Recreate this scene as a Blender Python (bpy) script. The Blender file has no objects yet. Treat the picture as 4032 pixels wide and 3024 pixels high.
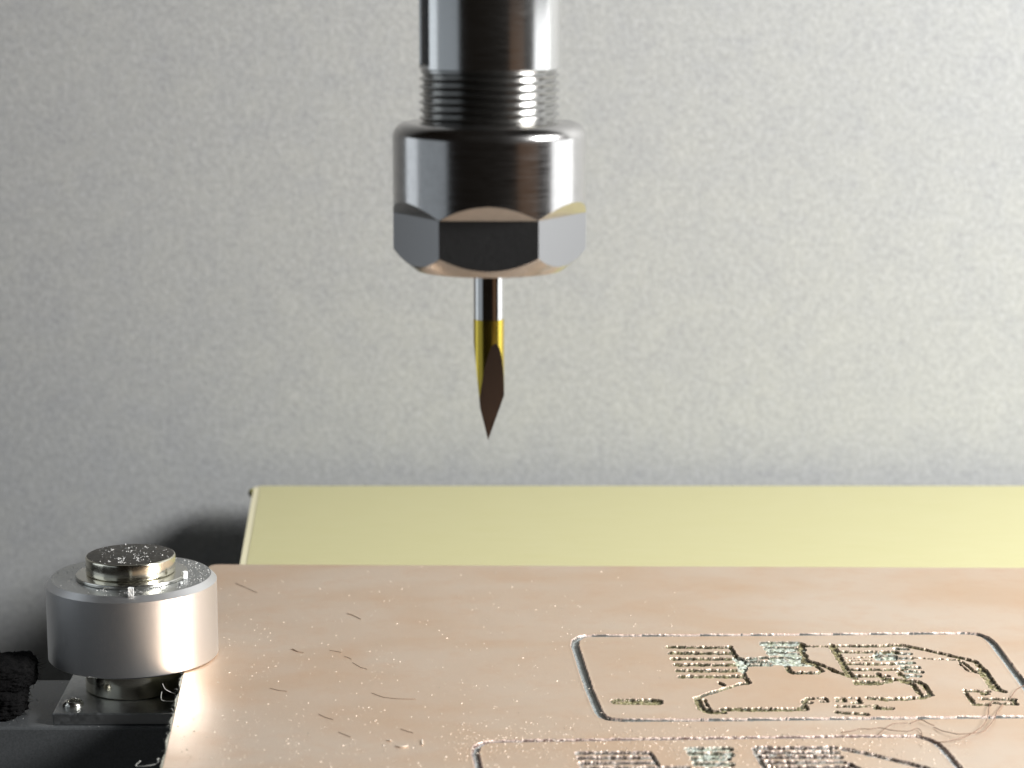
import bpy, bmesh, math, random
import numpy as np
from mathutils import Vector
# Units: 1 Blender unit = 1 cm. z = 0 is the top of the copper board, the wall is at y = WALL_Y.
sc = bpy.context.scene
sc.unit_settings.system = 'METRIC'; sc.unit_settings.scale_length = 0.01
R_ = math.radians
# ---------------------------------------------------------------- camera
CAM = Vector((0.0, -22.27, 7.95)); PITCH = R_(10.2); F = 8932.0   # F in pixels of the 4032-wide photograph
cam_d = bpy.data.cameras.new('camera'); cam = bpy.data.objects.new('camera', cam_d); sc.collection.objects.link(cam)
cam.location = CAM; cam.rotation_euler = (math.pi/2 - PITCH, 0, 0)
cam_d.sensor_width = 36; cam_d.lens = F/4032*36
cam_d.clip_start = 0.5; cam_d.clip_end = 500
cam_d.dof.use_dof = True; cam_d.dof.focus_distance = 26.5; cam_d.dof.aperture_fstop = 0.40
sc.camera = cam
# ---------------------------------------------------------------- world, lamps, exposure
w = bpy.data.worlds.new('World'); sc.world = w; w.use_nodes = True
bg = w.node_tree.nodes['Background']; bg.inputs[0].default_value = (1.0, 0.78, 0.58, 1); bg.inputs[1].default_value = 0.008
def area(name, loc, target, sx, sy, power, col):
    d = bpy.data.lights.new(name, 'AREA'); d.shape = 'RECTANGLE'; d.size = sx; d.size_y = sy; d.energy = power; d.color = col
    o = bpy.data.objects.new(name, d); sc.collection.objects.link(o); o.location = loc
    o.rotation_euler = (Vector(target) - Vector(loc)).to_track_quat('-Z', 'Y').to_euler()
    return o
area('panel_lamp', (18.0, 2.0, 3.9), (0.0, 3.2, 3.9), 12.0, 7.0, 560.0, (0.95, 0.975, 1.0))
area('upper_lamp', (33.0, -10.5, 20.5), (1.0, 10.0, 1.0), 13.0, 10.0, 37500.0, (0.98, 0.985, 0.99))
area('side_light', (-11.5, 2.2, 4.2), (0.0, 2.0, 4.0), 4.6, 8.0, 125.0, (0.84, 0.92, 1.0))
area('room_light', (-11.5, -5.0, 4.2), (0.0, -4.0, 4.0), 9.0, 8.0, 85.0, (0.80, 0.90, 1.0))
area('warm_reflection_fill', (11.0, -11.0, 3.0), (0.0, 0.0, 4.5), 7.0, 9.0, 19.0, (1.0, 0.55, 0.30))  # added fill for brown reflections on spindle and nut, no actual lamp
sc.view_settings.view_transform = 'Standard'; sc.view_settings.look = 'None'
sc.view_settings.exposure = 0; sc.view_settings.gamma = 1
sc.render.engine = 'CYCLES'
# ---------------------------------------------------------------- helpers
def ray(X, Y):      # direction through a pixel of the 4032 x 3024 photograph
    u = (X-2016)/F; v = (1512-Y)/F
    c, s = math.cos(PITCH), math.sin(PITCH)
    return Vector((u, c + v*s, -s + v*c))
def on_z(X, Y, z=0.0):
    d = ray(X, Y); t = (z-CAM.z)/d.z; return CAM + d*t
def on_y(X, Y, y):
    d = ray(X, Y); t = (y-CAM.y)/d.y; return CAM + d*t
K = 4032/2212
def c5(x, y): p = on_z(2200+x/2.212, 2400+y/2.212); return (p.x, p.y)
def c6(x, y): p = on_z(3032+x/2.212, 2400+y/2.212); return (p.x, p.y)
def c8(x, y): p = on_z(600+x/1.3825, 2500+y/1.3825); return (p.x, p.y)
def obj(name, me, mat=None, parent=None):
    if isinstance(me, bmesh.types.BMesh):
        bm = me; me = bpy.data.meshes.new(name); bm.to_mesh(me); bm.free()
    o = bpy.data.objects.new(name, me); sc.collection.objects.link(o)
    if mat is not None and not me.materials:
        for m in (mat if isinstance(mat, (list, tuple)) else [mat]): me.materials.append(m)
    if parent is not None: o.parent = parent
    return o
def tag(o, label=None, cat=None, group=None, kind=None):
    if label: o['label'] = label
    if cat: o['category'] = cat
    if group: o['group'] = group
    if kind: o['kind'] = kind
    return o
def empty(name, loc, label, cat, group=None):
    o = bpy.data.objects.new(name, None); sc.collection.objects.link(o); o.location = loc; o.empty_display_size = 0.3
    return tag(o, label, cat, group)
def smooth(me, ang=35):
    me.polygons.foreach_set('use_smooth', [True]*len(me.polygons))
    me.set_sharp_from_angle(angle=R_(ang))
def grid_mesh(name, co, ni, nj, wrap=False, caps=False, ang=30):
    """co: (ni*nj,3), row i = height, column j = around"""
    i = np.arange(ni-1)[:, None]; j = np.arange(nj if wrap else nj-1)[None, :]
    j2 = (j+1) % nj
    a = i*nj+j; b = i*nj+j2; c = (i+1)*nj+j2; d = (i+1)*nj+j
    F4 = np.stack([a+0*j, b+0*i, c, d], -1).reshape(-1, 4)
    faces = [tuple(int(q) for q in f) for f in F4]
    if caps: faces += [tuple(range(nj-1, -1, -1)), tuple(range((ni-1)*nj, ni*nj))]
    me = bpy.data.meshes.new(name); me.from_pydata([tuple(p) for p in co], [], faces); me.update()
    smooth(me, ang); return me
def lathe(name, prof, seg=160, ang=30):
    th = np.arange(seg)/seg*2*math.pi
    co = []
    for r, z in prof:
        co.append(np.stack([r*np.sin(th), -r*np.cos(th), np.full(seg, z)], -1))
    co = np.concatenate(co)
    return grid_mesh(name, co, len(prof), seg, wrap=True, caps=True, ang=ang)
def rnd_prof(r, z0, z1, b0, b1, n=4):   # solid disc of radius r from z0 up to z1 with rounded edges
    p = []
    for k in range(n+1):
        a = k/n*math.pi/2; p.append((r-b0+b0*math.sin(a), z0+b0-b0*math.cos(a)))
    for k in range(n+1):
        a = k/n*math.pi/2; p.append((r-b1+b1*math.cos(a), z1-b1+b1*math.sin(a)))
    return p
def box_bm(x0, x1, y0, y1, z0, z1, bev=0.0, seg=2):
    bm = bmesh.new(); bmesh.ops.create_cube(bm, size=1)
    for v in bm.verts: v.co = Vector(((x0+x1)/2+v.co.x*(x1-x0), (y0+y1)/2+v.co.y*(y1-y0), (z0+z1)/2+v.co.z*(z1-z0)))
    if bev: bmesh.ops.bevel(bm, geom=bm.edges[:], offset=bev, segments=seg, affect='EDGES', profile=0.5)
    return bm
def prism(outer, z0, z1, inner=None, bev=0):
    """vertical prism over polygon outer (with optional hole inner), points as (x, y)"""
    bm = bmesh.new(); es = []
    for loop in ([outer] + ([inner] if inner else [])):
        vs = [bm.verts.new((x, y, z0)) for x, y in loop]
        es += [bm.edges.new((vs[i], vs[(i+1) % len(vs)])) for i in range(len(vs))]
    r = bmesh.ops.triangle_fill(bm, edges=es, use_beauty=True)
    fs = bm.faces[:]
    r = bmesh.ops.extrude_face_region(bm, geom=fs)
    for g in r['geom']:
        if isinstance(g, bmesh.types.BMVert): g.co.z = z1
    bmesh.ops.recalc_face_normals(bm, faces=bm.faces[:])
    return bm
def tube_bm(pts, r, seg=6, taper=False):
    bm = bmesh.new(); rings = []
    n = len(pts); pts = [Vector(p) for p in pts]
    for i, p in enumerate(pts):
        t = (pts[min(i+1, n-1)] - pts[max(i-1, 0)]).normalized()
        a = t.cross(Vector((0, 0, 1)));  a = a.normalized() if a.length > 1e-4 else Vector((1, 0, 0)); b = a.cross(t)
        rr = r*(1-0.7*i/(n-1)) if taper else r
        rings.append([bm.verts.new(p + a*rr*math.cos(k/seg*2*math.pi) + b*rr*math.sin(k/seg*2*math.pi)) for k in range(seg)])
    for A, B in zip(rings, rings[1:]):
        for k in range(seg): bm.faces.new((A[k], A[(k+1) % seg], B[(k+1) % seg], B[k]))
    bm.faces.new(rings[0][::-1]); bm.faces.new(rings[-1])
    for f in bm.faces: f.smooth = True
    return bm
def spline(pts, n=6):
    pts = [Vector(p) for p in pts]; out = []
    for i in range(len(pts)-1):
        p0 = pts[max(i-1, 0)]; p1 = pts[i]; p2 = pts[i+1]; p3 = pts[min(i+2, len(pts)-1)]
        for k in range(n):
            t = k/n
            out.append(0.5*((2*p1)+(p2-p0)*t+(2*p0-5*p1+4*p2-p3)*t*t+(3*p1-p0-3*p2+p3)*t**3))
    out.append(pts[-1]); return out
rng = np.random.default_rng(7); random.seed(7)
def vnoise(x, y, s, seed=0):      # smooth value noise in numpy, 0..1
    r = np.random.default_rng(seed); T = r.random((256, 256))
    u = x/s+1000.3; v = y/s+1000.7
    i = np.floor(u).astype(int); j = np.floor(v).astype(int); fu = u-i; fv = v-j
    fu = fu*fu*(3-2*fu); fv = fv*fv*(3-2*fv)
    g = lambda a, b: T[a % 256, b % 256]
    return (g(i, j)*(1-fu)+g(i+1, j)*fu)*(1-fv)+(g(i, j+1)*(1-fu)+g(i+1, j+1)*fu)*fv
# ---------------------------------------------------------------- materials
class MT:
    def __init__(s, name):
        s.m = bpy.data.materials.new(name); s.m.use_nodes = True; s.t = s.m.node_tree; s.N = s.t.nodes; s.L = s.t.links
        s.b = s.N['Principled BSDF']
    def n(s, ty, **kw):
        q = s.N.new(ty)
        for k, v in kw.items():
            if k in q.inputs.keys() or isinstance(k, int): q.inputs[k].default_value = v
            else: setattr(q, k, v)
        return q
    def coord(s, scale=(1, 1, 1), out='Object'):
        tc = s.n('ShaderNodeTexCoord'); mp = s.n('ShaderNodeMapping'); mp.inputs['Scale'].default_value = scale
        s.L.new(tc.outputs[out], mp.inputs[0]); return mp.outputs[0]
    def noise(s, vec, scale, detail=3, rough=0.55, dist=0):
        q = s.n('ShaderNodeTexNoise'); s.L.new(vec, q.inputs['Vector'])
        q.inputs['Scale'].default_value = scale; q.inputs['Detail'].default_value = detail; q.inputs['Roughness'].default_value = rough
        q.inputs['Distortion'].default_value = dist
        return q.outputs['Fac']
    def ramp(s, fac, stops):
        q = s.n('ShaderNodeValToRGB'); s.L.new(fac, q.inputs[0]); e = q.color_ramp.elements
        while len(e) < len(stops): e.new(0.5)
        for k, (p, c) in enumerate(stops):
            e[k].position = p; e[k].color = (c if len(c) == 4 else (*c, 1)) if isinstance(c, tuple) else (c, c, c, 1)
        return q.outputs[0]
    def mix(s, fac, a, b, mode='MIX'):
        q = s.n('ShaderNodeMix', data_type='RGBA', blend_type=mode)
        for sock, v in ((q.inputs[0], fac), (q.inputs[6], a), (q.inputs[7], b)):
            if hasattr(v, 'links') or isinstance(v, bpy.types.NodeSocket): s.L.new(v, sock)
            else: sock.default_value = v if not isinstance(v, tuple) or len(v) == 4 else (*v, 1)
        return q.outputs[2]
    def bump(s, h, strength, dist, prev=None):
        q = s.n('ShaderNodeBump'); q.inputs['Strength'].default_value = strength; q.inputs['Distance'].default_value = dist
        s.L.new(h, q.inputs['Height'])
        if prev is not None: s.L.new(prev, q.inputs['Normal'])
        return q.outputs[0]
    def set(s, **kw):
        for k, v in kw.items():
            k = k.replace('_', ' ')
            if isinstance(v, bpy.types.NodeSocket): s.L.new(v, s.b.inputs[k])
            else: s.b.inputs[k].default_value = v if not isinstance(v, tuple) or len(v) == 4 else (*v, 1)
        return s.m
def metal(name, col, rough, aniso=0.0, grain=(1, 1, 1), gscale=60, gamp=0.10, bump=0.0, mottled=0.0):
    t = MT(name); v = t.coord(grain); n = t.noise(v, gscale, 4, 0.6)
    rr = t.ramp(n, [(0.3, max(0.02, rough-gamp)), (0.7, rough+gamp)])
    kw = dict(Base_Color=col, Metallic=1.0, Roughness=rr, Anisotropic=aniso)
    if mottled:
        n2 = t.noise(t.coord(), 9, 5, 0.6)
        kw['Base_Color'] = t.ramp(n2, [(0.3, tuple(c*(1-mottled) for c in col)), (0.7, col)])
    if bump: kw['Normal'] = t.bump(n, bump, 0.002)
    return t.set(**kw)
M = {}
def make_wall():
    t = MT('speckled_grey_coating'); v = t.coord()
    a = t.noise(v, 10.0, 4, 0.72, 0.3); b = t.noise(v, 2.2, 3, 0.5); c = t.noise(v, 26, 2, 0.6)
    base = t.ramp(a, [(0.34, (0.300, 0.304, 0.304)), (0.50, (0.365, 0.369, 0.360)), (0.66, (0.438, 0.442, 0.435))])
    base = t.mix(0.30, base, t.ramp(b, [(0.3, (0.34, 0.345, 0.36)), (0.7, (0.43, 0.43, 0.41))]))
    sp = t.ramp(c, [(0.62, 0.0), (0.74, 1.0)])
    base = t.mix(sp, base, (0.48, 0.49, 0.52))
    n1 = t.bump(a, 0.35, 0.025); n2 = t.bump(c, 0.3, 0.008, n1)
    return t.set(Base_Color=base, Roughness=0.62, Normal=n2, Metallic=0.0)
M['wall'] = make_wall()
def make_copper():
    t = MT('satin_copper'); v = t.coord()
    big = t.noise(t.coord((0.45, 0.75, 1)), 0.75, 3, 0.5, 0.5); mid = t.noise(v, 2.2, 4, 0.6); fine = t.noise(v, 75, 3, 0.7)
    brush = t.noise(t.coord((1.2, 45, 1)), 3.0, 3, 0.6)
    col = t.ramp(big, [(0.34, (0.80, 0.575, 0.40)), (0.50, (0.83, 0.64, 0.485)), (0.66, (0.85, 0.69, 0.55))])
    col = t.mix(t.ramp(mid, [(0.50, 0.0), (0.75, 0.32)]), col, (0.72, 0.46, 0.285))
    col = t.mix(t.ramp(fine, [(0.52, 0.0), (0.72, 0.45)]), col, (0.92, 0.80, 0.68))
    rg = t.ramp(mid, [(0.3, 0.36), (0.7, 0.44)])
    n1 = t.bump(fine, 0.30, 0.005); n2 = t.bump(brush, 0.22, 0.007, n1)
    return t.set(Base_Color=col, Metallic=0.76, Roughness=rg, Normal=n2)
M['copper'] = make_copper()
def make_core():
    t = MT('glass_fibre_laminate'); v = t.coord(); a = t.noise(v, 45, 4, 0.7)
    col = t.ramp(a, [(0.3, (0.34, 0.33, 0.25)), (0.7, (0.66, 0.64, 0.55))])
    return t.set(Base_Color=col, Roughness=0.7, Normal=t.bump(a, 0.8, 0.02))
M['core'] = make_core()
def make_groove(name, cols, mcol, shade_col=(0.030, 0.026, 0.012)):
    t = MT(name); at = t.n('ShaderNodeAttribute'); at.attribute_name = 'metal'; v = t.coord()
    a = t.noise(v, 40, 3, 0.7); b = t.noise(v, 9, 2)
    col = t.ramp(a, [(0.32, cols[0]), (0.5, cols[1]), (0.68, cols[2])])
    col = t.mix(t.ramp(b, [(0.4, 0.0), (0.65, 0.5)]), col, cols[3])
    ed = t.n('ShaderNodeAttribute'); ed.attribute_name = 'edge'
    col = t.mix(ed.outputs['Fac'], col, shade_col)  # shade along the channel walls, painted into the colour
    col = t.mix(at.outputs['Fac'], col, mcol)
    return t.set(Base_Color=col, Metallic=at.outputs['Fac'], Roughness=0.55, Normal=t.bump(a, 0.6, 0.008))
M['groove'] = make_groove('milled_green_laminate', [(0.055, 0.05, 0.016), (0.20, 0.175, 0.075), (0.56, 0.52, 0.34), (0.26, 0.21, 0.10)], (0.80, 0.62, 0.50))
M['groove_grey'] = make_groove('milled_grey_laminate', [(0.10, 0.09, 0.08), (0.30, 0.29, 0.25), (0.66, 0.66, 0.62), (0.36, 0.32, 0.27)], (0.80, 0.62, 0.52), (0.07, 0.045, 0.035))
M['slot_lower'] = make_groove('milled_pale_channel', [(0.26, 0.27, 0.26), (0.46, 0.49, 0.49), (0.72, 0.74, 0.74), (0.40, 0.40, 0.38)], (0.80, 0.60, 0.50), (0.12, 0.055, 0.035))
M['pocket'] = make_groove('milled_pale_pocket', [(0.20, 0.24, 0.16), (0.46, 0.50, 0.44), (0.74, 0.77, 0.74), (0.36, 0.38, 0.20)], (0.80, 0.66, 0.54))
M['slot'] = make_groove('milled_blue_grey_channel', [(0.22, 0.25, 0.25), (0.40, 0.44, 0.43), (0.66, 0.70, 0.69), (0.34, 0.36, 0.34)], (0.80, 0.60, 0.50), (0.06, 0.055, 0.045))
def make_yellow():
    t = MT('pale_yellow_laminate'); v = t.coord((1, 14, 1)); a = t.noise(v, 1.3, 5, 0.6); f = t.noise(t.coord(), 40, 3)
    col = t.ramp(a, [(0.3, (0.60, 0.56, 0.275)), (0.7, (0.63, 0.59, 0.32))])
    return t.set(Base_Color=col, Roughness=0.36, Normal=t.bump(f, 0.12, 0.006), Specular_IOR_Level=0.85, Specular_Tint=(1.0, 0.95, 0.72), Metallic=0.04)
M['yellow'] = make_yellow()
t = MT('pale_sheet_edge'); M['yellow_edge'] = t.set(Base_Color=(0.80, 0.74, 0.50), Roughness=0.5)
t = MT('olive_resin'); M['olive'] = t.set(Base_Color=(0.16, 0.15, 0.01), Roughness=0.35)
M['steel'] = metal('turned_steel', (0.66, 0.655, 0.64), 0.17, 0.5, (1, 1, 40), 5, 0.04, 0.04)
M['steel_nut'] = metal('polished_nut_steel', (0.60, 0.585, 0.57), 0.19, 0.3, (1, 1, 30), 3, 0.05, 0.05, 0.12)
M['nut_flat'] = metal('ground_nut_flat', (0.34, 0.34, 0.345), 0.34, 0, (1, 1, 1), 55, 0.04, 0.05)
M['thread'] = metal('thread_steel', (0.44, 0.435, 0.42), 0.20, 0, (1, 1, 1), 14, 0.02, 0)
M['nickel'] = metal('nickel_plated_magnet', (0.72, 0.69, 0.58), 0.16, 0.0, (1, 1, 1), 14, 0.05, 0.05)
M['alu'] = metal('satin_aluminium', (0.74, 0.735, 0.73), 0.38, 0.2, (1, 1, 12), 10, 0.03, 0.03)
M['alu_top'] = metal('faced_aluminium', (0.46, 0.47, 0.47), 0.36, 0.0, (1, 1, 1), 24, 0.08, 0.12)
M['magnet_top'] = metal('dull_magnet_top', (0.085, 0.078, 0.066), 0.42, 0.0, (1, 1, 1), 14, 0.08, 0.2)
M['plate'] = metal('grey_steel_plate', (0.42, 0.43, 0.43), 0.38, 0.0, (1, 1, 1), 18, 0.08, 0.2)
M['zinc'] = metal('zinc_screw', (0.62, 0.61, 0.56), 0.2, 0.0, (1, 1, 1), 20, 0.05)
M['carbide'] = metal('dark_carbide', (0.040, 0.028, 0.022), 0.42, 0.0, (1, 1, 1), 30, 0.06, 0.15)
M['shank'] = metal('ground_shank', (0.70, 0.69, 0.67), 0.12, 0.0, (1, 1, 20), 8, 0.03)
M['yellow_coat'] = metal('yellow_coated_shank', (0.70, 0.53, 0.085), 0.22, 0.0, (1, 1, 20), 8, 0.03)
def plain(name, c0, c1, scale, rough, bump=0.3, dist=0.01, **kw):
    t = MT(name); a = t.noise(t.coord(), scale, 5, 0.65)
    return t.set(Base_Color=t.ramp(a, [(0.3, c0), (0.7, c1)]), Roughness=rough, Normal=t.bump(a, bump, dist), **kw)
M['rail'] = plain('dark_anodised_rail', (0.085, 0.09, 0.09), (0.13, 0.135, 0.14), 40, 0.42, 0.15, 0.004, Metallic=0.35)
M['bed'] = plain('dark_machine_bed', (0.03, 0.03, 0.03), (0.05, 0.05, 0.05), 8, 0.6)
M['foam'] = plain('black_fibrous_felt', (0.002, 0.002, 0.002), (0.006, 0.0055, 0.0055), 30, 0.95, 0.8, 0.03, Specular_IOR_Level=0.15)
M['dust'] = plain('pale_milling_dust', (0.62, 0.52, 0.41), (0.76, 0.67, 0.56), 20, 0.6)
M['dust_grey'] = plain('grey_metal_dust', (0.36, 0.35, 0.33), (0.66, 0.65, 0.62), 20, 0.5)
M['chip'] = plain('white_laminate_chip', (0.62, 0.63, 0.62), (0.80, 0.80, 0.78), 30, 0.6)
M['hair'] = plain('brown_copper_strand', (0.12, 0.06, 0.035), (0.24, 0.13, 0.08), 30, 0.5)
M['scratch'] = plain('dark_brown_fibre', (0.26, 0.17, 0.11), (0.40, 0.28, 0.19), 30, 0.6)
M['fuzz'] = plain('pale_glass_fibre', (0.50, 0.49, 0.44), (0.70, 0.69, 0.64), 30, 0.6)
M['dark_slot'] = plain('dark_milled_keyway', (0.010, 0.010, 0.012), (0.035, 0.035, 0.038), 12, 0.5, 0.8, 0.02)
# ---------------------------------------------------------------- the setting
BACK_Y = on_z(2016, 1048*K, -0.16).y; WALL_Y = BACK_Y + 0.75
bm = bmesh.new()
vs = [bm.verts.new(p) for p in ((-45, WALL_Y, -7), (45, WALL_Y, -7), (45, WALL_Y, 40), (-45, WALL_Y, 40))]
bm.faces.new(vs); r = bmesh.ops.extrude_face_region(bm, geom=bm.faces[:])
for g in r['geom']:
    if isinstance(g, bmesh.types.BMVert): g.co.y += 0.3
bmesh.ops.recalc_face_normals(bm, faces=bm.faces[:])
tag(obj('wall', bm, M['wall']), kind='structure')
tag(obj('machine_bed', box_bm(-45, 45, -30, WALL_Y-0.01, -7.4, -6.2), M['bed']), kind='structure')

# yellow sheet under the copper board, back edge against the wall
ZY = -0.165
yl = on_z(545*K, 1066*K, ZY); yf = on_z(520*K, 1213*K, ZY); dr = (yf-yl)/(yf.y-yl.y)
front = yl + dr*((-2.0)-yl.y)
ys = empty('yellow_sheet', (3, 5, ZY-0.3), 'pale yellow flat sheet lying behind and under the copper board, against the grey wall', 'sheet')
o = obj('sheet_top', prism([(yl.x+0.06, BACK_Y-0.03), (12, BACK_Y-0.03), (12, -2), (front.x+0.06, -2)], ZY-0.3, ZY), M['yellow']); 
def adopt(o, p): o.parent = p; o.matrix_parent_inverse = p.matrix_basis.inverted(); return o
bm = prism([(yl.x-0.03, BACK_Y-0.12), (yl.x+0.0575, BACK_Y-0.03), (front.x+0.0575, -2), (front.x-0.03, -2)], ZY-0.3, ZY-0.006)
bm.normal_update()
adopt(o, ys); adopt(obj('sheet_edge', bm, M['yellow_edge']), ys)
bm = bmesh.new(); bmesh.ops.create_icosphere(bm, subdivisions=3, radius=0.07)
for v in bm.verts: v.co = Vector((v.co.x*0.75, v.co.y*0.9, v.co.z)) + Vector((yl.x-0.045, BACK_Y-0.30, ZY-0.06)) + Vector((random.random(),)*3)*0.006
for f in bm.faces: f.smooth = True
adopt(obj('resin_blob', bm, M['olive']), ys)

# ---------------------------------------------------------------- copper board: outline, grid heightfield with milled channels
def P2(X, Y): p = on_z(X, Y); return (p.x, p.y)
back_l = on_z(455*K, 1214*K); back_r = on_z(2212*K, 1226*K)
bd = (back_r-back_l).normalized()
lf0 = on_z(822, 2222); lf1 = on_z(646, 3001); ld = (lf1-lf0).normalized()
corner = lf0
br = back_l + bd*12.8
fl = lf0 + ld*9.9
outer = []
# rounded back-left corner
cA = Vector((lf0.x, lf0.y, 0)) + ld*0.22; cB = Vector((lf0.x, lf0.y, 0)) + bd*0.16
cc = Vector((lf0.x, lf0.y, 0))
for k in range(7):
    t_ = k/6; p = cA*(1-t_)**2 + cc*2*t_*(1-t_) + cB*t_**2; outer.append((p.x, p.y))
edge_n = 40
for k in range(1, edge_n+1):
    p = cB.lerp(br, k/edge_n); outer.append((p.x, p.y+0.006*(random.random()-0.5)))
outer.append((fl.x+12.5, fl.y))
left = []
NE = 420
for k in range(NE):
    p = fl.lerp(cA, k/NE); left.append((p.x+0.016*(random.random()-0.5)+0.010*math.sin(k*0.21), p.y))
outer_copper = outer[:48-0] 
OUT_COP = outer + [(fl.x, fl.y)] + [(fl.lerp(cA, k/60).x, fl.lerp(cA, k/60).y) for k in range(1, 60)]
OUT_CORE = outer + [(a-0.022, b) for a, b in left]
GX0, GX1, GY0, GY1 = -0.80, 7.3, -0.95, 5.15
NX, NY = 820, 440
gx = np.linspace(GX0, GX1, NX+1); gy = np.linspace(GY0, GY1, NY+1)
XX, YY = np.meshgrid(gx, gy)          # rows = y
H = np.zeros_like(XX); MET = np.zeros_like(XX); WALL_SHADE = np.zeros_like(XX)     # height, "bare copper" share, shade painted on the channel walls
ID = np.zeros(XX.shape, int)
AY = 0.66      # the channels running left to right are cut about half as wide again
def dist_poly(pts):
    D = np.full(XX.shape, 9.0)
    for (x0, y0), (x1, y1) in zip(pts, pts[1:]):
        m = 0.25
        i0 = max(0, int((min(x0, x1)-m-GX0)/(GX1-GX0)*NX)); i1 = min(NX+1, int((max(x0, x1)+m-GX0)/(GX1-GX0)*NX)+2)
        j0 = max(0, int((min(y0, y1)-m-GY0)/(GY1-GY0)*NY)); j1 = min(NY+1, int((max(y0, y1)+m-GY0)/(GY1-GY0)*NY)+2)
        if i1 <= i0 or j1 <= j0: continue
        X = XX[j0:j1, i0:i1]; Y = YY[j0:j1, i0:i1]*AY; dx = x1-x0; y0_ = y0*AY; dy = (y1-y0)*AY; l2 = dx*dx+dy*dy+1e-12
        t = np.clip(((X-x0)*dx+(Y-y0_)*dy)/l2, 0, 1)
        D[j0:j1, i0:i1] = np.minimum(D[j0:j1, i0:i1], np.hypot(X-x0-t*dx, Y-y0_-t*dy))
    return D
nA = vnoise(XX, YY, 0.022, 1)*0.65+vnoise(XX, YY, 0.013, 11)*0.35; nB = vnoise(XX, YY, 0.045, 2); nC = vnoise(XX, YY, 0.10, 3)
groups = []       # (panel, kind)
def mill(D, half, depth, gid, rough=0.5, burr=0.004, wobble=0.009, lip=0.022):
    """cut a channel where D < half; leaves a torn copper lip beside it"""
    global H, MET
    d = D + wobble*(nB-0.5)*2 + wobble*0.8*(nA-0.5)*2
    ins = d < half
    wall_ = np.clip((half-d)/0.012, 0, 1)
    h = -depth*wall_ + wall_*rough*(nA-0.5)*0.022 + wall_*rough*(nB-0.5)*0.028
    H[:] = np.where(ins, np.minimum(H, h), H)
    MET[:] = np.where(ins, (nA*nB > 0.56)*0.7*(rough > 0.4), MET)
    WALL_SHADE[:] = np.where(ins, np.clip((d-half+0.022)/0.010, 0, 1)*(0.95 if lip > 0.024 else 0.45+0.45*(nC > 0.40)), WALL_SHADE)
    lipm = (~ins) & (d < half+lip) & (ID == 0)
    H[:] = np.where(lipm, np.maximum(H, burr*(0.30+0.9*nA*nC)*0.8*np.sin(np.pi*np.clip((d-half)/lip, 0, 1))), H)
    MET[:] = np.where(lipm, 1.0, MET)
    ID[:] = np.where(ins, gid, ID)
def grp(panel, kind): groups.append((panel, kind)); return len(groups)
# --- panel outlines
def line(f, pts): return [f(*p) for p in pts]
o1 = line(c5, [(250, 230), (190, 240), (148, 268), (140, 310), (200, 500), (262, 690), (350, 895), (385, 935), (440, 955), (560, 966), (1400, 962), (2212, 953)])
o1 = o1[::-1]      # from bottom right to top left
bot = line(c6, [(2212, 935)]); top = line(c6, [(300, 218), (1000, 212), (1700, 207), (1800, 214), (1880, 240), (1940, 290), (2212, 655)])
pr, pt = np.array(top[-1]), np.array(top[-2]); dd = (pr-pt)/np.linalg.norm(pr-pt)
b0 = np.array(bot[0]); tt = (b0[1]-pr[1])/dd[1]; cnr = pr+dd*tt
right_end = cnr - dd*0.25; bot_end = cnr - np.array([0.22, 0.0])
OUTL1 = [tuple(bot[0])] + o1 + top + [tuple(right_end), tuple(cnr-dd*0.08-np.array([0.06, 0])), tuple(bot_end), tuple(bot[0])]
o2 = line(c8, [(1778, 740), (1768, 690), (1757, 640), (1768, 605), (1800, 588), (1860, 580)]) + line(c5, [(300, 1136), (900, 1128), (1600, 1118), (2200, 1112)]) + \
     line(c6, [(600, 1107), (1280, 1104), (1380, 1130), (1450, 1165), (1510, 1220), (1680, 1420)])
q0 = np.array(o2[0]); q1 = np.array(o2[1]); e0 = (q0-q1)/np.linalg.norm(q0-q1); s0 = q0+e0*((GY0-0.3-q0[1])/e0[1])
q0 = np.array(o2[-1]); q1 = np.array(o2[-2]); e1 = (q0-q1)/np.linalg.norm(q0-q1); s1 = q0+e1*((GY0-0.3-q0[1])/e1[1])
OUTL2 = [tuple(s0)] + o2 + [tuple(s1)]
def inside(poly):
    r = np.zeros(XX.shape, bool); n = len(poly)
    for k in range(n):
        x0, y0 = poly[k]; x1, y1 = poly[(k+1) % n]
        if y0 == y1: continue
        c = ((y0 > YY) != (y1 > YY)) & (XX < (x1-x0)*(YY-y0)/(y1-y0)+x0); r ^= c
    return r
IN1 = inside(OUTL1); IN2 = inside(OUTL2)
# --- isolation milling, upper panel
hw = 0.030
def traces(panel, kind, f, lines, half=hw, depth=0.030, rough=0.9, **kw):
    half *= 1.12; D = np.full(XX.shape, 9.0)
    for l in lines: D = np.minimum(D, dist_poly(line(f, l)))
    mill(D, half, depth, grp(panel, kind), rough, **kw)
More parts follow.
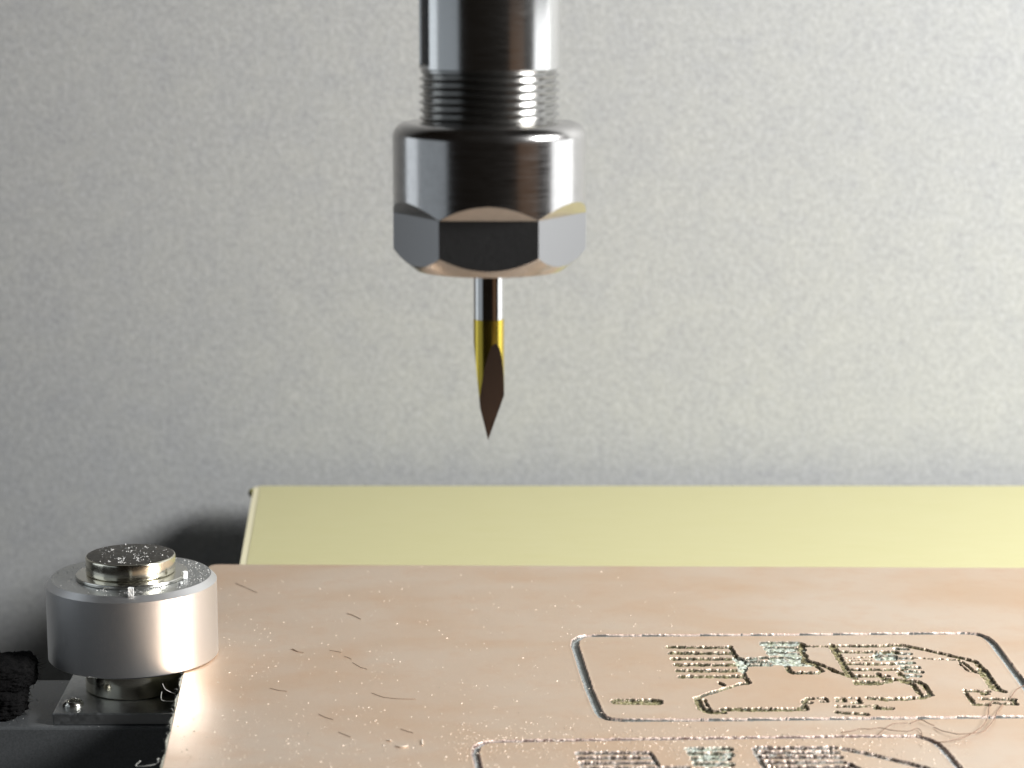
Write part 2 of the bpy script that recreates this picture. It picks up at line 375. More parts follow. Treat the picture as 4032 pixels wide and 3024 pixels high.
# left comb of pads
comb = [[(955+21*i, 328+51.5*i), (1100+24*i, 330+51*i), (1300+24*i, 332+50.5*i), (1490+25*i, 330+51*i)] for i in range(6)]
for i in range(6): traces(1, 'pad_channel', c5, comb[i:i+1], 0.036)
traces(1, 'trace_channel', c5, [[(1495, 322), (1530, 385), (1550, 430), (1600, 540), (1650, 635)], [(1650, 640), (1640, 610)]], 0.026)
traces(1, 'milled_pocket', c5, [[(1555, 430), (1600, 480), (1600, 530)], [(1590, 440), (1620, 470)]], 0.05)
traces(1, 'milled_pocket', c5, [[(1650, 430), (1800, 420)], [(1650, 455), (1830, 455)], [(1660, 485), (1840, 482)]], 0.032)
traces(1, 'chip_pocket', c5, [[(1790, 300), (2080, 300)], [(1830, 340), (2110, 350)], [(1850, 380), (2120, 400)], [(1870, 430), (2140, 440)], [(1900, 465), (2180, 478)]], 0.058, 0.022)
traces(1, 'trace_channel', c5, [[(1985, 490), (2010, 540), (2050, 552), (2200, 552)]], 0.032)
traces(1, 'trace_channel', c6, [[(270, 322), (495, 322)]], 0.022)
traces(1, 'trace_channel', c6, [[(280, 300), (260, 350), (310, 405), (300, 440), (450, 482), (560, 535), (740, 597)]], 0.032)
traces(1, 'trace_channel', c6, [[(200, 555), (410, 552), (455, 535), (400, 488)]], 0.026)
traces(1, 'trace_channel', c6, [[(540, 315), (590, 400), (640, 490), (700, 580)]], 0.042)
for i, yy in enumerate((325, 378, 430, 482, 532, 588, 638)):
    x0 = 590+26*i
    if i == 2: traces(1, 'pad_channel', c6, [[(x0, 425), (880, 415)], [(x0, 448), (880, 440)]], 0.012)
    else: traces(1, 'pad_channel', c6, [[(x0, yy-8), (x0+250, yy-6)], [(x0+250, yy-6), (x0+480 if i < 5 else x0+300, yy-10)]], 0.030)
traces(1, 'milled_pocket', c6, [[(930, 380), (1060, 378)], [(930, 408), (1080, 408)], [(940, 430), (1080, 430)]], 0.04)
traces(1, 'milled_pocket', c6, [[(1100, 345), (1190, 345)], [(1100, 385), (1215, 385)], [(1120, 425), (1230, 425)], [(1130, 465), (1250, 465)], [(1150, 500), (1290, 505)], [(1190, 540), (1320, 545)], [(1130, 570), (1300, 580)]], 0.030)
traces(1, 'trace_channel', c6, [[(940, 560), (990, 600)], [(1120, 550), (1180, 590)]], 0.03)
traces(1, 'trace_channel', c6, [[(1050, 308), (1160, 312), (1350, 352), (1530, 392), (1700, 432), (1790, 455), (1850, 520), (1920, 610), (2000, 705), (2040, 715)]], 0.034, 0.03)
traces(1, 'trace_channel', c6, [[(1850, 530), (1880, 580), (1960, 690)]], 0.055, 0.03)
traces(1, 'trace_channel', c6, [[(1235, 420), (1400, 430), (1640, 440), (1670, 490), (1730, 540), (1815, 552)]], 0.016)
traces(1, 'trace_channel', c6, [[(1670, 455), (1790, 545)]], 0.022)
traces(1, 'trace_channel', c6, [[(990, 608), (1130, 612), (1300, 632), (1350, 670), (1405, 745)]], 0.034, 0.03)
traces(1, 'trace_channel', c6, [[(760, 648), (960, 645)], [(1160, 630), (1240, 650), (1280, 700), (1310, 745)]], 0.032, 0.03)
traces(1, 'trace_channel', c6, [[(860, 772), (1000, 782), (1200, 778), (1340, 762), (1380, 750)]], 0.036)
traces(1, 'pad_channel', c6, [[(1700, 708), (1900, 712)], [(1710, 730), (1780, 825)], [(1850, 735), (1890, 735)]], 0.028)
traces(1, 'pad_channel', c6, [[(1780, 825), (1900, 828)], [(1840, 778), (2130, 785)], [(1950, 815), (2140, 825)], [(2090, 780), (2140, 820)]], 0.028)
traces(1, 'trace_channel', c5, [[(1660, 640), (1560, 655), (1400, 705), (1190, 772)], [(1400, 640), (1440, 660)]], 0.026)
traces(1, 'trace_channel', c5, [[(1205, 778), (1240, 865), (1310, 890), (1430, 895)]], 0.040, 0.03)
traces(1, 'trace_channel', c5, [[(1270, 790), (1320, 870)]], 0.020)
traces(1, 'trace_channel', c5, [[(1430, 872), (1700, 872), (2130, 868), (2140, 845)]], 0.040)
traces(1, 'pad_channel', c6, [[(290, 800), (330, 775), (370, 775)], [(300, 830), (320, 870)], [(290, 808), (350, 812)]], 0.028)
traces(1, 'pad_channel', c6, [[(415, 772), (480, 775), (500, 800), (440, 800)]], 0.022)
traces(1, 'pad_channel', c6, [[(580, 775), (640, 772), (650, 800), (590, 800)], [(700, 772), (760, 772), (790, 810), (720, 815)]], 0.024)
traces(1, 'pad_channel', c6, [[(590, 845), (760, 848), (920, 838)]], 0.024)
traces(1, 'pad_channel', c6, [[(925, 858), (1055, 862)]], 0.036)
traces(1, 'pad_channel', c6, [[(590, 895), (700, 905), (840, 915)]], 0.032)
traces(1, 'pad_channel', c5, [[(505, 802), (860, 804)]], 0.062, 0.028)
# --- lower panel
for i in range(5):
    traces(2, 'pad_channel', c5, [[(165+14*i, 1252+44*i), (500, 1250+44*i), (790+14*i, 1248+44*i)]], 0.030)
traces(2, 'trace_channel', c5, [[(790, 1248), (850, 1330), (880, 1390)], [(850, 1375), (1130, 1375)]], 0.024)
traces(2, 'chip_pocket', c5, [[(1130, 1215), (1480, 1215)], [(1150, 1255), (1500, 1265)], [(1180, 1300), (1470, 1300)], [(1200, 1345), (1500, 1350)], [(1200, 1400), (1500, 1400)]], 0.04)
traces(2, 'trace_channel', c5, [[(1705, 1215), (1750, 1300), (1820, 1420)]], 0.030)
for i, yy in enumerate((1205, 1245, 1285, 1330, 1375)):
    traces(2, 'pad_channel', c5, [[(1740+26*i, yy), (2212, yy+4)]], 0.034)
    traces(2, 'pad_channel', c6, [[(0, yy+4), (560+26*i, yy)]], 0.032)
traces(2, 'trace_channel', c6, [[(640, 1215), (900, 1270), (1200, 1340), (1450, 1410)]], 0.034)
traces(2, 'trace_channel', c6, [[(700, 1350), (800, 1400), (1000, 1400)]], 0.03)
# --- outline channels last, deeper and wider
AY = 1.0
mill(dist_poly(OUTL1), 0.048, 0.040, grp(1, 'outline_channel'), 0.15, 0.007, 0.003, 0.030)
mill(dist_poly(OUTL2), 0.040, 0.032, grp(2, 'outline_channel'), 0.25, 0.008, 0.005, 0.026)
# faint ripple so that the milled-over copper is not perfectly flat
H += (ID == 0)*((nC-0.5)*0.0010)
# hanging edge of the patch meets the flat sheet
edge = np.minimum(np.minimum(XX-GX0, GX1-XX), np.minimum(YY-GY0, GY1-YY)); keep = np.clip(edge/0.03, 0, 1)
H = H*np.where(ID > 0, 1, keep)
board = empty('copper_clad_board', (back_l.x+3, 2.0, -0.16), 'large copper faced circuit board with two engraved circuits, lying on the yellow sheet', 'circuit board')
V = np.stack([XX, YY, H], -1).reshape(-1, 3); MV = MET.reshape(-1); EV = WALL_SHADE.reshape(-1)
jj, ii = np.meshgrid(np.arange(NY), np.arange(NX), indexing='ij')
A = (jj*(NX+1)+ii).reshape(-1); FQ = np.stack([A, A+1, A+NX+2, A+NX+1], -1)
IDf = np.maximum.reduce([ID.reshape(-1)[FQ[:, k]] for k in range(4)])
in1 = IN1.reshape(-1)[A]; in2 = IN2.reshape(-1)[A]
cls = IDf.copy(); base_off = 1000
cls = np.where(IDf == 0, np.where(in1, base_off+1, np.where(in2, base_off+2, base_off)), IDf)
def sub_mesh(name, sel):
    f = FQ[sel]; u, inv = np.unique(f, return_inverse=True); inv = inv.reshape(f.shape)
    me = bpy.data.meshes.new(name); n = len(u); m = len(f)
    me.vertices.add(n); me.vertices.foreach_set('co', V[u].astype(np.float32).reshape(-1))
    me.loops.add(m*4); me.loops.foreach_set('vertex_index', inv.astype(np.int32).reshape(-1))
    me.polygons.add(m); me.polygons.foreach_set('loop_start', np.arange(0, m*4, 4, dtype=np.int32))
    me.update(calc_edges=True)
    at = me.attributes.new('metal', 'FLOAT', 'POINT'); at.data.foreach_set('value', MV[u].astype(np.float32))
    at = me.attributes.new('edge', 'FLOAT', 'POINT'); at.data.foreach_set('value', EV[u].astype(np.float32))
    me.polygons.foreach_set('use_smooth', [True]*m)
    me.validate(); return me
inner = [(GX0, GY0), (GX1, GY0), (GX1, GY1), (GX0, GY1)]
adopt(obj('copper_face', prism(OUT_COP, -0.0045, 0.0, inner), M['copper']), board)
adopt(obj('laminate_core', prism(OUT_CORE, -0.160, -0.0055, inner), M['core']), board)
adopt(obj('copper_face', sub_mesh('copper_field', cls == base_off), M['copper']), board)
panels = {}
def components(g):
    left_ = set(int(q) for q in np.flatnonzero(IDf == g)); comps = []
    while left_:
        st = [left_.pop()]; c = []
        while st:
            q = st.pop(); c.append(q); i = q % NX
            for r_ in ((q-1) if i > 0 else -1, (q+1) if i < NX-1 else -1, q-NX, q+NX):
                if r_ in left_: left_.discard(r_); st.append(r_)
        comps.append(c)
    return comps
parts_ = []
for g, (pn, kind) in enumerate(groups, 1):
    for c in components(g):
        if len(c) >= 25: parts_.append((pn, kind, np.array(c)))
        else: cls[np.array(c)] = base_off+pn
for k in (1, 2):
    panels[k] = adopt(obj('engraved_circuit', sub_mesh('engraved_circuit', cls == base_off+k), M['copper']), board)
panels[1]['label'] = 'complete engraved circuit with rounded outline and green channels'
panels[2]['label'] = 'front engraved circuit cut off by the bottom of the frame'
for pn, kind, idx in parts_:
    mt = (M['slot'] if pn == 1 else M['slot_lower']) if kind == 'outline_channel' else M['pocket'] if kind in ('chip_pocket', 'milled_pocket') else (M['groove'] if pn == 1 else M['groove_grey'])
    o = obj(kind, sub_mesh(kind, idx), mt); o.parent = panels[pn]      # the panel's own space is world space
# fuzz of glass fibres along the sawn left edge
bm = bmesh.new()
def add_tube(bm, pts, r, seg=4):
    b2 = tube_bm(pts, r, seg, True); me = bpy.data.meshes.new('tmp'); b2.to_mesh(me); b2.free(); bm.from_mesh(me); bpy.data.meshes.remove(me)
for k in range(150):
    p = fl.lerp(cA, 0.25+0.75*random.random()); p = Vector((p.x-0.02, p.y, -0.02-0.12*random.random()))
    L = 0.03+0.05*random.random(); a = random.uniform(-1, 1)
    q = p + Vector((-L*0.8, L*0.5*a, random.uniform(-0.4, 0.7)*L)); m_ = (p+q)/2 + Vector((0, 0, 0.02))
    add_tube(bm, [p, m_, q], 0.0035)
o = adopt(obj('edge_fibres', bm, M['fuzz']), board); o['kind'] = 'stuff'

# ---------------------------------------------------------------- dust, fibres and strands on the board
def flakes(name, pts, smin, smax, mat, flat=0.5):
    T = np.array([(1, 0, -0.35), (-0.5, 0.87, -0.35), (-0.5, -0.87, -0.35), (0, 0, 1.0)])
    FF = np.array([(0, 1, 3), (1, 2, 3), (2, 0, 3), (0, 2, 1)])
    n = len(pts); s = smin+(smax-smin)*rng.random(n)**2.5; th = rng.random(n)*6.283
    st = 1+rng.random(n)*1.2
    c, sn = np.cos(th), np.sin(th); vx = T[None, :, 0]*s[:, None]*st[:, None]; vy = T[None, :, 1]*s[:, None]; vz = T[None, :, 2]*s[:, None]*flat
    P = np.array(pts)
    X = P[:, None, 0]+vx*c[:, None]-vy*sn[:, None]; Y = P[:, None, 1]+vx*sn[:, None]+vy*c[:, None]; Z = P[:, None, 2]+vz+0.35*flat*s[:, None]
    co = np.stack([X, Y, Z], -1).reshape(-1, 3); f = (FF[None]+4*np.arange(n)[:, None, None]).reshape(-1, 3)
    me = bpy.data.meshes.new(name); me.from_pydata(co.tolist(), [], f.tolist()); me.update()
    return tag(obj(name, me, mat), kind='stuff')
def board_ok(x, y):
    t_ = (y-lf0.y)/(lf1.y-lf0.y); return x > lf0.x+(lf1.x-lf0.x)*t_+0.05 and y < back_l.y-0.03
pts = []
while len(pts) < 1600:
    X = random.uniform(650, 2700); Y = random.uniform(2230, 3100); p = on_z(X, Y)
    if board_ok(p.x, p.y) and random.random() < 0.25+0.75*((Y-2230)/800)*max(0.15, 1-abs(X-1300)/1100) : pts.append((p.x, p.y, 0.0))
for _ in range(2000):      # heaps near the lower circuit
    g_ = OUTL2[random.randrange(1, len(OUTL2)-1)]; h_ = OUTL2[random.randrange(1, len(OUTL2)-1)]
    p = (random.uniform(-0.6, 5.2), random.gauss(0.5, 0.4))
    if p[1] < 1.4 and p[1] > -0.8 and p[0] < 4.8: pts.append((p[0], p[1], 0.001))
tag(flakes('milling_dust', pts, 0.003, 0.0115, M['dust'], 0.6), 'pale specks of milling dust scattered over the copper board', 'dust')
def fibre(name, pix, rad, label, cat, mat, z=0.008, grp_=None, lift=0.0):
    P = []
    for k, (X, Y) in enumerate(pix):
        p = on_z(X, Y); P.append((p.x, p.y, z + lift*math.sin(math.pi*k/max(1, len(pix)-1))))
    S = spline(P, 5)
    S = [s + Vector((random.uniform(-1, 1), random.uniform(-1, 1), 0))*0.003 for s in S]
    c = sum(S, Vector())/len(S); c.z = 0
    o = obj(name, tube_bm([s-c for s in S], rad, 5), mat); o.location = c
    return tag(o, label, cat, grp_)
f6 = lambda L: [(3032+x/2.212, 2400+y/2.212) for x, y in L]
f8 = lambda L: [(600+x/1.3825, 2500+y/1.3825) for x, y in L]
G = 'loose copper strands beside the circuits'
fibre('copper_strand', f6([(2290, 640), (2212, 690), (2150, 722), (2095, 772)]), 0.0048, 'short copper strand bridging the right side of the upper circuit outline', 'strand', M['hair'], 0.012, G, 0.03)
fibre('copper_strand', f6([(1940, 800), (1903, 870), (1900, 950), (1850, 1045), (1750, 1115), (1650, 1152), (1520, 1172), (1430, 1163)]), 0.0048, 'longest curved copper strand sweeping down from the corner pads to the lower outline', 'strand', M['hair'], 0.012, G, 0.03)
fibre('copper_strand', f6([(2030, 830), (1980, 900), (1950, 980), (1900, 1050), (1840, 1100), (1650, 1117), (1590, 1103), (1500, 1075), (1430, 1035)]), 0.0048, 'copper strand that bends into a hook, right of the longest strand', 'strand', M['hair'], 0.012, G, 0.03)
fibre('copper_strand', f6([(620, 1080), (700, 1075), (780, 1060), (870, 1065), (960, 1055), (1060, 1075), (1200, 1080), (1290, 1050), (1325, 1100)]), 0.0045, 'wavy thin copper strand lying just behind the lower circuit outline', 'strand', M['hair'], 0.012, G, 0.02)
fibre('copper_strand', f6([(940, 1102), (1000, 1060), (1060, 1025), (1110, 1012), (1200, 998)]), 0.0042, 'short copper strand rising diagonally over the wavy thin strand', 'strand', M['hair'], 0.014, G, 0.02)
fibre('copper_strand', f6([(1220, 1002), (1310, 982), (1380, 1015), (1432, 1020)]), 0.0048, 'short arched copper strand between the two circuits', 'strand', M['hair'], 0.012, G, 0.02)
SG = 'dark short fibres lying on the copper'
scr = [([(905, 432), (945, 450), (985, 462)], 'thick short dark fibre left of the middle of the copper board'),
       ([(1012, 530), (1045, 543), (1080, 557)], 'thin dark fibre just in front of the thick short one'),
       ([(1350, 512), (1385, 525), (1422, 534)], 'dark fibre beside the left corner of the lower circuit'),
       ([(1195, 318), (1260, 340), (1340, 348), (1435, 350)], 'longest dark fibre in the middle of the copper board'),
       ([(1045, 118), (1065, 124), (1085, 134)], 'tiny thick dark fibre behind the brown stain'),
       ([(965, 85), (1000, 90), (1030, 96)], 'small dark fibre nearest the middle of the board behind the tiny thick one'),
       ([(752, 78), (790, 92), (825, 96)], 'faint dark fibre right of the aluminium puck'),
       ([(640, 290), (685, 302), (735, 308)], 'dark fibre in front of and right of the aluminium puck'),
       ([(1090, 152), (1130, 175), (1170, 188)], 'thin slanting fibre in front of the tiny thick one')]
for L, lb in scr: fibre('dark_fibre', f8(L), 0.0028, lb, 'fibre', M['scratch'], 0.003, SG)
fz = lambda L: [(600+x/2.011, 1800+y/2.011) for x, y in L]
fibre('dark_fibre', fz([(660, 1000), (740, 1035), (830, 1075)]), 0.0034, 'brown fibre near the back left corner of the copper board', 'fibre', M['scratch'], 0.003, SG)
fibre('dark_fibre', fz([(1540, 1240), (1590, 1255), (1650, 1285)]), 0.0048, 'dark fibre near the back edge of the copper board, left of the bit', 'fibre', M['scratch'], 0.003, SG)
fibre('dark_fibre', fz([(1110, 1520), (1160, 1545)]), 0.0048, 'very short dark fibre between the puck and the middle of the board', 'fibre', M['scratch'], 0.003, SG)
for L, lb in (([(1275, 575), (1300, 577)], 'smaller of the two bright slivers left of the lower circuit'), ([(1325, 608), (1360, 612), (1392, 608)], 'longer bright sliver left of the lower circuit'), ([(1468, 575), (1468, 600)], 'upright bright sliver nearest the lower circuit corner')):
    fibre('copper_sliver', f8(L), 0.010, lb, 'sliver', M['dust'], 0.008, 'bright slivers on the copper')

# ---------------------------------------------------------------- machine rail, mounting plate, clamp stack on the left
RX, RY = -4.50, 3.73
ZR = -0.53
ry0 = on_z(200, 1571*K, ZR).y; ry1 = on_z(200, 1468*K, ZR).y
rail = tag(obj('machine_rail', box_bm(-12, -2.0, ry0, ry1, -6.2, ZR, 0.03, 2), M['rail']), 'dark grey metal rail under the mounting plate at lower left', 'rail')
# mounting plate
pp = empty('mounting_plate', (RX, RY, ZR), 'grey steel mounting plate with one cross head screw, under the clamp stack', 'plate')
pa = on_z(113*K, 1541*K, -0.385); pb = on_z(158*K, 1455*K, -0.385); pd = (pb-pa)
pbk = pa+pd*1.15
bm = prism([(pa.x, pa.y), (pa.x+2.6, pa.y), (pbk.x+2.6, pbk.y), (pbk.x, pbk.y)], ZR+0.003, -0.385)
bmesh.ops.bevel(bm, geom=[e for e in bm.edges if len(e.link_faces) == 2 and e.calc_face_angle(0) > 0.5], offset=0.015, segments=2, affect='EDGES', profile=0.5)
adopt(obj('plate_body', bm, M['plate']), pp)
# screw: pan head with a cross recess
s = on_z(158*K, 1524*K, -0.385)
def screw_mesh():
    seg, nr = 96, 26; R0 = 0.125; co = []
    for a in range(nr+1):
        r = 0.002+(R0-0.002)*a/nr
        for k in range(seg):
            th = k/seg*2*math.pi; x, y = r*math.cos(th), r*math.sin(th)
            z = 0.075*math.sqrt(max(0, 1-(r/R0)**2.6))
            xr, yr = x*math.cos(0.5)-y*math.sin(0.5), x*math.sin(0.5)+y*math.cos(0.5)
            if (abs(xr) < 0.014 and abs(yr) < 0.075) or (abs(yr) < 0.014 and abs(xr) < 0.075): z -= 0.045*(1-r/0.12)
            co.append((x, y, z))
    for k in range(seg):
        th = k/seg*2*math.pi; co.append((R0*0.96*math.cos(th), R0*0.96*math.sin(th), -0.01))
    me = grid_mesh('screw', np.array(co), nr+2, seg, wrap=True, caps=False, ang=40); me.flip_normals(); return me
o = obj('screw', screw_mesh(), M['zinc']); o.location = (s.x, s.y, -0.38); adopt(o, pp)
# spacer post, puck, washer, magnet
o = obj('spacer_disc', lathe('spacer_disc', [(0.53, -0.001)]+rnd_prof(0.575, 0.0, 0.383, 0.02, 0.01), 160), M['nickel'])
o.location = (RX, RY, -0.383); tag(o, 'short shiny round spacer between the mounting plate and the aluminium puck', 'spacer')
prof = [(0.94, 0.0), (0.985, 0.006), (1.0, 0.022)] + [(1.0, 0.022+0.886*k/6) for k in range(1, 7)] + [(0.967, 0.941), (0.934, 0.974), (0.90, 0.975)]
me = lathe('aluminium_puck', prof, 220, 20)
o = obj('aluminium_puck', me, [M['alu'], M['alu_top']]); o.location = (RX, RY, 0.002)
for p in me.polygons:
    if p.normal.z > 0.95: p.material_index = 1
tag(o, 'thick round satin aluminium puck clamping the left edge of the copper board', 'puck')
o = obj('washer', lathe('washer', rnd_prof(0.655, 0.0, 0.045, 0.01, 0.012), 180), M['zinc']); o.location = (RX+0.01, RY-0.02, 0.978)
tag(o, 'thin round washer under the disc magnet on top of the puck', 'washer')
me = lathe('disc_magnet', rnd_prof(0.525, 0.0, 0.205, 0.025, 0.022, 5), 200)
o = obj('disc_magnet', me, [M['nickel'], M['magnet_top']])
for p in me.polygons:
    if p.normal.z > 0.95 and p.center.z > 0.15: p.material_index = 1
o.location = (RX-0.005, RY+0.0, 1.024)
tag(o, 'small shiny nickel disc magnet, topmost of the clamp stack', 'magnet')
def chip(pos, w_, h_, ang, label):
    bm = box_bm(-w_/2, w_/2, -w_*0.35, w_*0.35, 0, h_, 0.006, 1)
    bmesh.ops.subdivide_edges(bm, edges=bm.edges[:], cuts=2, use_grid_fill=True)
    for v in bm.verts: v.co += Vector((random.uniform(-1, 1), random.uniform(-1, 1), random.uniform(-1, 1) if v.co.z > 0.02 else 0))*0.004
    o = obj('laminate_chip', bm, M['chip']); o.location = pos; o.rotation_euler = (0, 0, ang); tag(o, label, 'chip', 'pale chips on the puck')
p = on_z(283*K, 1288*K, 0.978); chip((p.x, p.y, 0.979), 0.065, 0.10, 0.1, 'pale upright chip in front of the magnet on the puck')
p = on_z(399*K, 1250*K, 0.978); chip((p.x, p.y, 0.979), 0.065, 0.09, 0.7, 'pale upright chip right of the magnet on the puck')
p = on_z(391*K, 1262*K, 0.978); chip((p.x, p.y, 0.979), 0.04, 0.03, 1.2, 'smallest pale chip, at the right edge of the washer')
# metal dust on magnet and puck
def disc_pts(cx, cy, r0, r1, z, n, f=lambda a: 1):
    out = []
    while len(out) < n:
        r = math.sqrt(random.uniform(r0*r0, r1*r1)); a = random.uniform(0, 2*math.pi)
        if random.random() < f(a): out.append((cx+r*math.sin(a), cy-r*math.cos(a), z))
    return out
cl = []
for _ in range(26):
    a = random.uniform(0, 6.28); r = 0.42*math.sqrt(random.random()); cx, cy = RX+0.05+r*math.cos(a), RY+r*math.sin(a)
    for k in range(random.randint(3, 9)): cl.append((cx+random.gauss(0, 0.02), cy+random.gauss(0, 0.025), 1.229))
tag(flakes('magnet_dust', cl + disc_pts(RX, RY, 0, 0.5, 1.229, 70), 0.003, 0.010, M['dust_grey'], 1.0), 'bright metal filings clinging to the top of the disc magnet', 'filings')
pt_ = disc_pts(RX, RY, 0.68, 0.92, 0.978, 300, lambda a: 0.15+0.85*max(0, math.sin(a*1.0+0.2))) 
for _ in range(10):
    a = random.uniform(-0.6, 0.9); r = random.uniform(0.7, 0.82)
    for k in range(9): pt_.append((RX+r*math.sin(a)+random.gauss(0, 0.02), RY-r*math.cos(a)+random.gauss(0, 0.02), 0.979))
tag(flakes('puck_dust', pt_, 0.003, 0.009, M['dust_grey'], 0.9), 'bright metal filings around the washer on the aluminium puck', 'filings')
pt_ = [(random.uniform(-6.6, -3.5), random.uniform(ry0+0.02, ry1-0.02), ZR) for _ in range(130)]
tag(flakes('rail_dust', pt_, 0.003, 0.009, M['dust_grey'], 0.6), 'fine dust on the top of the dark rail', 'dust')
# black fibrous pads
def felt(name, cx, cy, z0, hx, hy, h, seed, label):
    bm = bmesh.new(); bmesh.ops.create_icosphere(bm, subdivisions=6, radius=1)
    for v in bm.verts:
        x, y, z = v.co; q = (abs(x)**3.2+abs(y)**3.2)**(1/3.2); k = (q**5+abs(z)**5)**0.2; v.co = v.co/k
    for v in bm.verts: v.co = Vector((v.co.x*hx, v.co.y*hy, v.co.z*h/2+h/2))
    bm.normal_update(); from mathutils import noise
    for v in bm.verts:
        n1 = noise.noise(v.co*5+Vector((seed, 0, 0))); n2 = noise.noise(v.co*30+Vector((seed, 5, 0))); n3 = noise.noise(Vector((v.co.x*10, v.co.y*10, v.co.z*50)))
        v.co += v.normal*(0.05*n1+0.028*n2+0.02*n3)
    surf = [(v.co.copy(), v.normal.copy()) for v in bm.verts if v.normal.y < 0.3]
    for f in bm.faces: f.smooth = True
    t_ = empty(name, (cx, cy, z0), label, 'pad', 'black fibrous pads')
    obj('felt_body', bm, M['foam'], t_)
    b2 = bmesh.new(); rr = random.Random(seed)
    for _ in range(420):
        p, n = rr.choice(surf); L = rr.uniform(0.03, 0.10); q = p+n*L*0.5+Vector((rr.uniform(-1, 1), rr.uniform(-1, 1), rr.uniform(-1, 0.6)))*L*0.7
        add_tube(b2, [p, (p+q)/2+n*0.012, q], 0.0028, 3)
    o = obj('loose_fibres', b2, M['foam'], t_); o['kind'] = 'stuff'
felt('felt_pad', -6.42, ry0+0.44, ZR+0.005, 0.78, 0.34, 0.37, 3, 'lower black fibrous pad resting on the rail at the left edge')
felt('felt_pad', -6.40, ry0+0.50, ZR+0.325, 0.86, 0.36, 0.35, 9, 'upper black fibrous pad stacked on the lower one at the left edge')
# glass fibre curls at the sawn edge
fb = 'pale glass fibres at the board edge'
def curl(P, r, label):
    S = spline([Vector(p) for p in P], 6); c = sum(S, Vector())/len(S); o = obj('glass_fibre', tube_bm([q-c for q in S], r, 5), M['fuzz']); o.location = c; tag(o, label, 'fibre', fb)
e1_ = on_z(690, 2700); curl([(e1_.x, e1_.y, -0.10), (e1_.x-0.10, e1_.y-0.05, -0.03), (e1_.x-0.14, e1_.y-0.02, 0.03)], 0.0035, 'upper pale glass fibre sticking out of the board edge below the puck')
curl([(e1_.x+0.02, e1_.y-0.2, -0.12), (e1_.x-0.12, e1_.y-0.22, -0.10), (e1_.x-0.13, e1_.y-0.16, -0.02)], 0.0035, 'pale glass fibre hooked up from the board edge beside the plate')
e2_ = on_z(640, 2990); curl([(e2_.x+0.02, e2_.y+0.12, -0.08), (e2_.x-0.06, e2_.y+0.08, -0.02), (e2_.x-0.05, e2_.y+0.0, -0.04), (e2_.x-0.16, e2_.y-0.03, -0.06), (e2_.x-0.28, e2_.y+0.02, -0.08), (e2_.x-0.24, e2_.y+0.07, -0.04)], 0.004, 'curled pale glass fibre at the bottom of the board edge')

# ---------------------------------------------------------------- spindle
SX, SY = on_y(1057.5*K, 430*K, 0.0).x, 0.0
sp = empty('spindle', (SX, SY, 5.105), 'steel milling spindle with screw thread and hexagonal collet nut above the board', 'spindle')
def polar(name, zs, rf, seg, ang=30, top_flat=False):
    th = np.arange(seg)/seg*2*math.pi
    TH, ZZ = np.meshgrid(th, zs); RR = rf(TH, ZZ)
    co = np.stack([RR*np.sin(TH), -RR*np.cos(TH), ZZ], -1).reshape(-1, 3)
    return grid_mesh(name, co, len(zs), seg, wrap=True, caps=True, ang=ang)
RS = 0.688; ZT0, ZT1 = 6.46, 7.055; PITCH_T = 0.0755
# shaft with a recessed keyway on the left (angle measured from the camera side, right positive)
K0, K1 = R_(-97), R_(-57)
def r_shaft(TH, Z):
    a = (TH+math.pi) % (2*math.pi)-math.pi
    r = np.full(TH.shape, RS); r = np.where(Z < ZT1+0.012, RS-0.02*(ZT1+0.012-Z)/0.012, r)
    return np.where((a > K0) & (a < K1) & (Z > ZT1+0.045), RS-0.035, r)
zs = np.concatenate([[ZT1-0.003, ZT1+0.012, ZT1+0.03, ZT1+0.044, ZT1+0.046], np.linspace(ZT1+0.1, 13.0, 30)])
o = obj('shaft', polar('shaft', zs, r_shaft, 360, 25), M['steel'], sp); o.location = (0, 0, -5.105)
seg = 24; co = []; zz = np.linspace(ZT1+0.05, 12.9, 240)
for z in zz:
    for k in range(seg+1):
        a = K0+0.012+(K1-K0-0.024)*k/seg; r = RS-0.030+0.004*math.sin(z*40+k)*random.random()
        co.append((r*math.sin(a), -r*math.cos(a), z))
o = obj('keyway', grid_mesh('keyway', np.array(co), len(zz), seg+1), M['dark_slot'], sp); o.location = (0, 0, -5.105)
def r_thread(TH, Z):
    ph = ((Z - PITCH_T*TH/(2*math.pi))/PITCH_T) % 1.0
    tri = 1-np.abs(2*ph-1); tri = np.clip(tri*1.12-0.06, 0, 1)
    r = RS-0.043+0.043*tri
    return np.where(Z > ZT1-0.03, np.minimum(r, RS-0.02), r)
o = obj('screw_thread', polar('screw_thread', np.linspace(ZT0-0.1, ZT1, 260), r_thread, 300, 50), M['thread'], sp); o.location = (0, 0, -5.105)
# collet nut: turned body, six ground flats with a sloping run-out above and a cone below
RN, AP = 0.949, 0.949*math.cos(math.pi/6)
def body_r(Z):
    r = np.full(Z.shape, RN)
    tr = 0.15; r = np.where(Z > 6.55-tr, RN-tr+np.sqrt(np.maximum(0, tr*tr-(Z-(6.55-tr))**2)), r)
    r = np.where(Z < 5.30, RN-0.92*(5.30-Z)-0.8*(5.30-Z)**2, r); return r
ZF = 5.66
def r_nut(TH, Z):
    a = (TH+math.pi/6) % (math.pi/3)-math.pi/6
    hexr = AP/np.cos(a)
    hexr = np.where(Z > ZF, (AP+(Z-ZF)*0.88)/np.cos(a), hexr)
    return np.minimum(body_r(Z), hexr)
zs = np.concatenate([np.linspace(5.105, 5.36, 60), np.linspace(5.362, ZF-0.001, 14), [ZF], np.linspace(ZF+0.003, 5.88, 70), np.linspace(5.89, 6.399, 10), 6.40+0.1499*np.sin(np.linspace(0, math.pi/2, 26))])
me = polar('collet_nut', zs, r_nut, 720, 22)
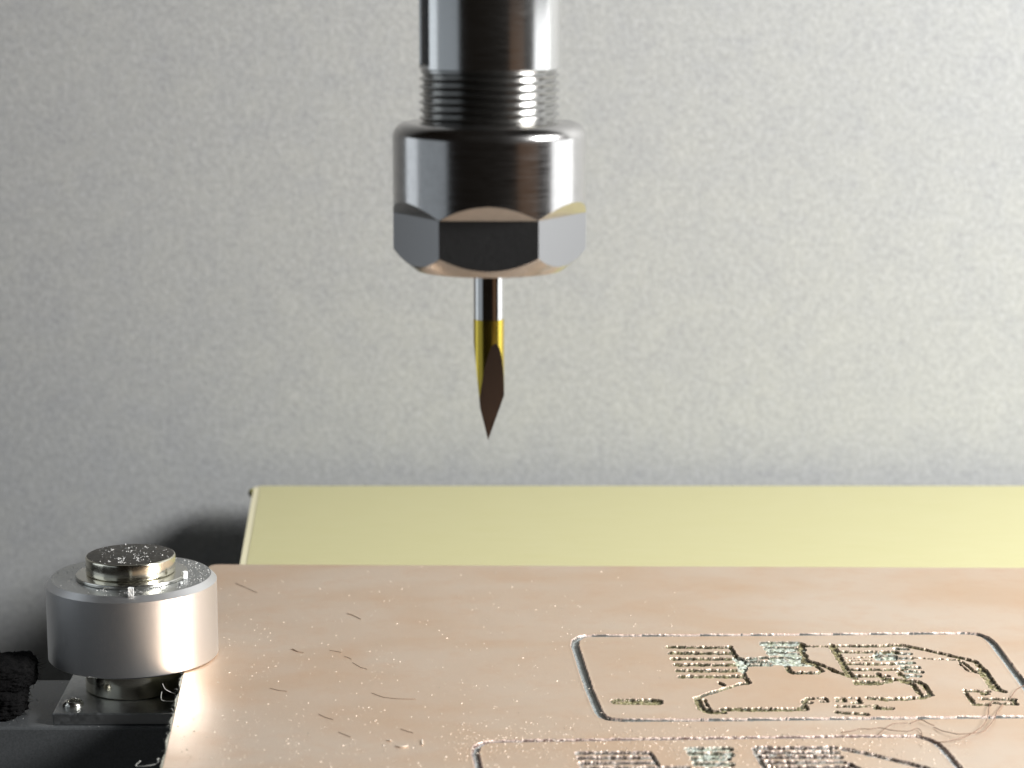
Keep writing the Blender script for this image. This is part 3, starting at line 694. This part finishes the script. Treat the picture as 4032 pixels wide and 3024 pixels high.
# materials: ground flats
Vn = np.array([v.co[:] for v in me.vertices])
for p in me.polygons:
    c = p.center
    if c.z < ZF and abs(p.normal.z) < 0.06:
        a = math.atan2(c.x, -c.y); aa = (a+math.pi/6) % (math.pi/3)-math.pi/6
        if math.hypot(c.x, c.y)*math.cos(aa) < AP+0.0015: p.material_index = 1
nut = obj('collet_nut', me, [M['steel_nut'], M['nut_flat']], sp); nut.location = (0, 0, -5.105)
# ---------------------------------------------------------------- engraving bit
BX = on_y(1056*K, 780*K, 0.0).x; RB = 0.151
zpx = lambda y: on_y(1056*K, y*K, -0.05).z
ZTIP = zpx(953); ZY0 = zpx(690)
bit = empty('engraving_bit', (BX, 0, ZTIP), 'pointed engraving bit with yellow coated tip held in the collet nut', 'bit')
o = obj('shank', lathe('shank', [(RB, ZY0+0.002), (RB, (ZY0+5.3)/2), (RB, 5.3)], 96), M['shank'], bit); o.location = (0, 0, -ZTIP)
bm = bmesh.new(); bmesh.ops.create_cone(bm, cap_ends=True, segments=128, radius1=RB+0.002, radius2=RB+0.002, depth=ZY0-ZTIP+0.1)
for v in bm.verts: v.co.z += (ZY0-(ZY0-ZTIP+0.1)/2)
S_ = 0.00455     # cm per screen unit at the bit
def cut(pt, no, mi):
    g = bm.verts[:]+bm.edges[:]+bm.faces[:]
    r = bmesh.ops.bisect_plane(bm, geom=g, plane_co=pt, plane_no=no, clear_outer=True)
    es = [e for e in r['geom_cut'] if isinstance(e, bmesh.types.BMEdge)]
    f = bmesh.ops.edgeloop_fill(bm, edges=es)['faces']
    for q in f: q.material_index = mi
def plane_xz(x0, y0, x1, y1, side):
    a = Vector(((x0-1056)*S_, 0, zpx(y0))); b = Vector(((x1-1056)*S_, 0, zpx(y1))); d = b-a
    n = Vector((d.z, 0, -d.x)).normalized()
    if n.x*side < 0: n = -n
    return a, n
p_, n_ = plane_xz(1024.5, 755, 1037, 880, -1); cut(p_, n_, 0)
p_, n_ = plane_xz(1037, 880, 1054, 953, -1); cut(p_, n_, 1)
p_, n_ = plane_xz(1088, 860, 1054, 953, 1); cut(p_, n_, 1)
az = R_(26); z1 = zpx(742); al = math.atan2(RB*1.0, z1-ZTIP)
cut(Vector((RB*math.sin(az), -RB*math.cos(az), z1)), Vector((math.sin(az)*math.cos(al), -math.cos(az)*math.cos(al), -math.sin(al))), 1)
me = bpy.data.meshes.new('cutting_tip'); bm.to_mesh(me); bm.free(); smooth(me, 14)
o = obj('cutting_tip', me, [M['yellow_coat'], M['carbide']], bit); o.location = (0, 0, -ZTIP)
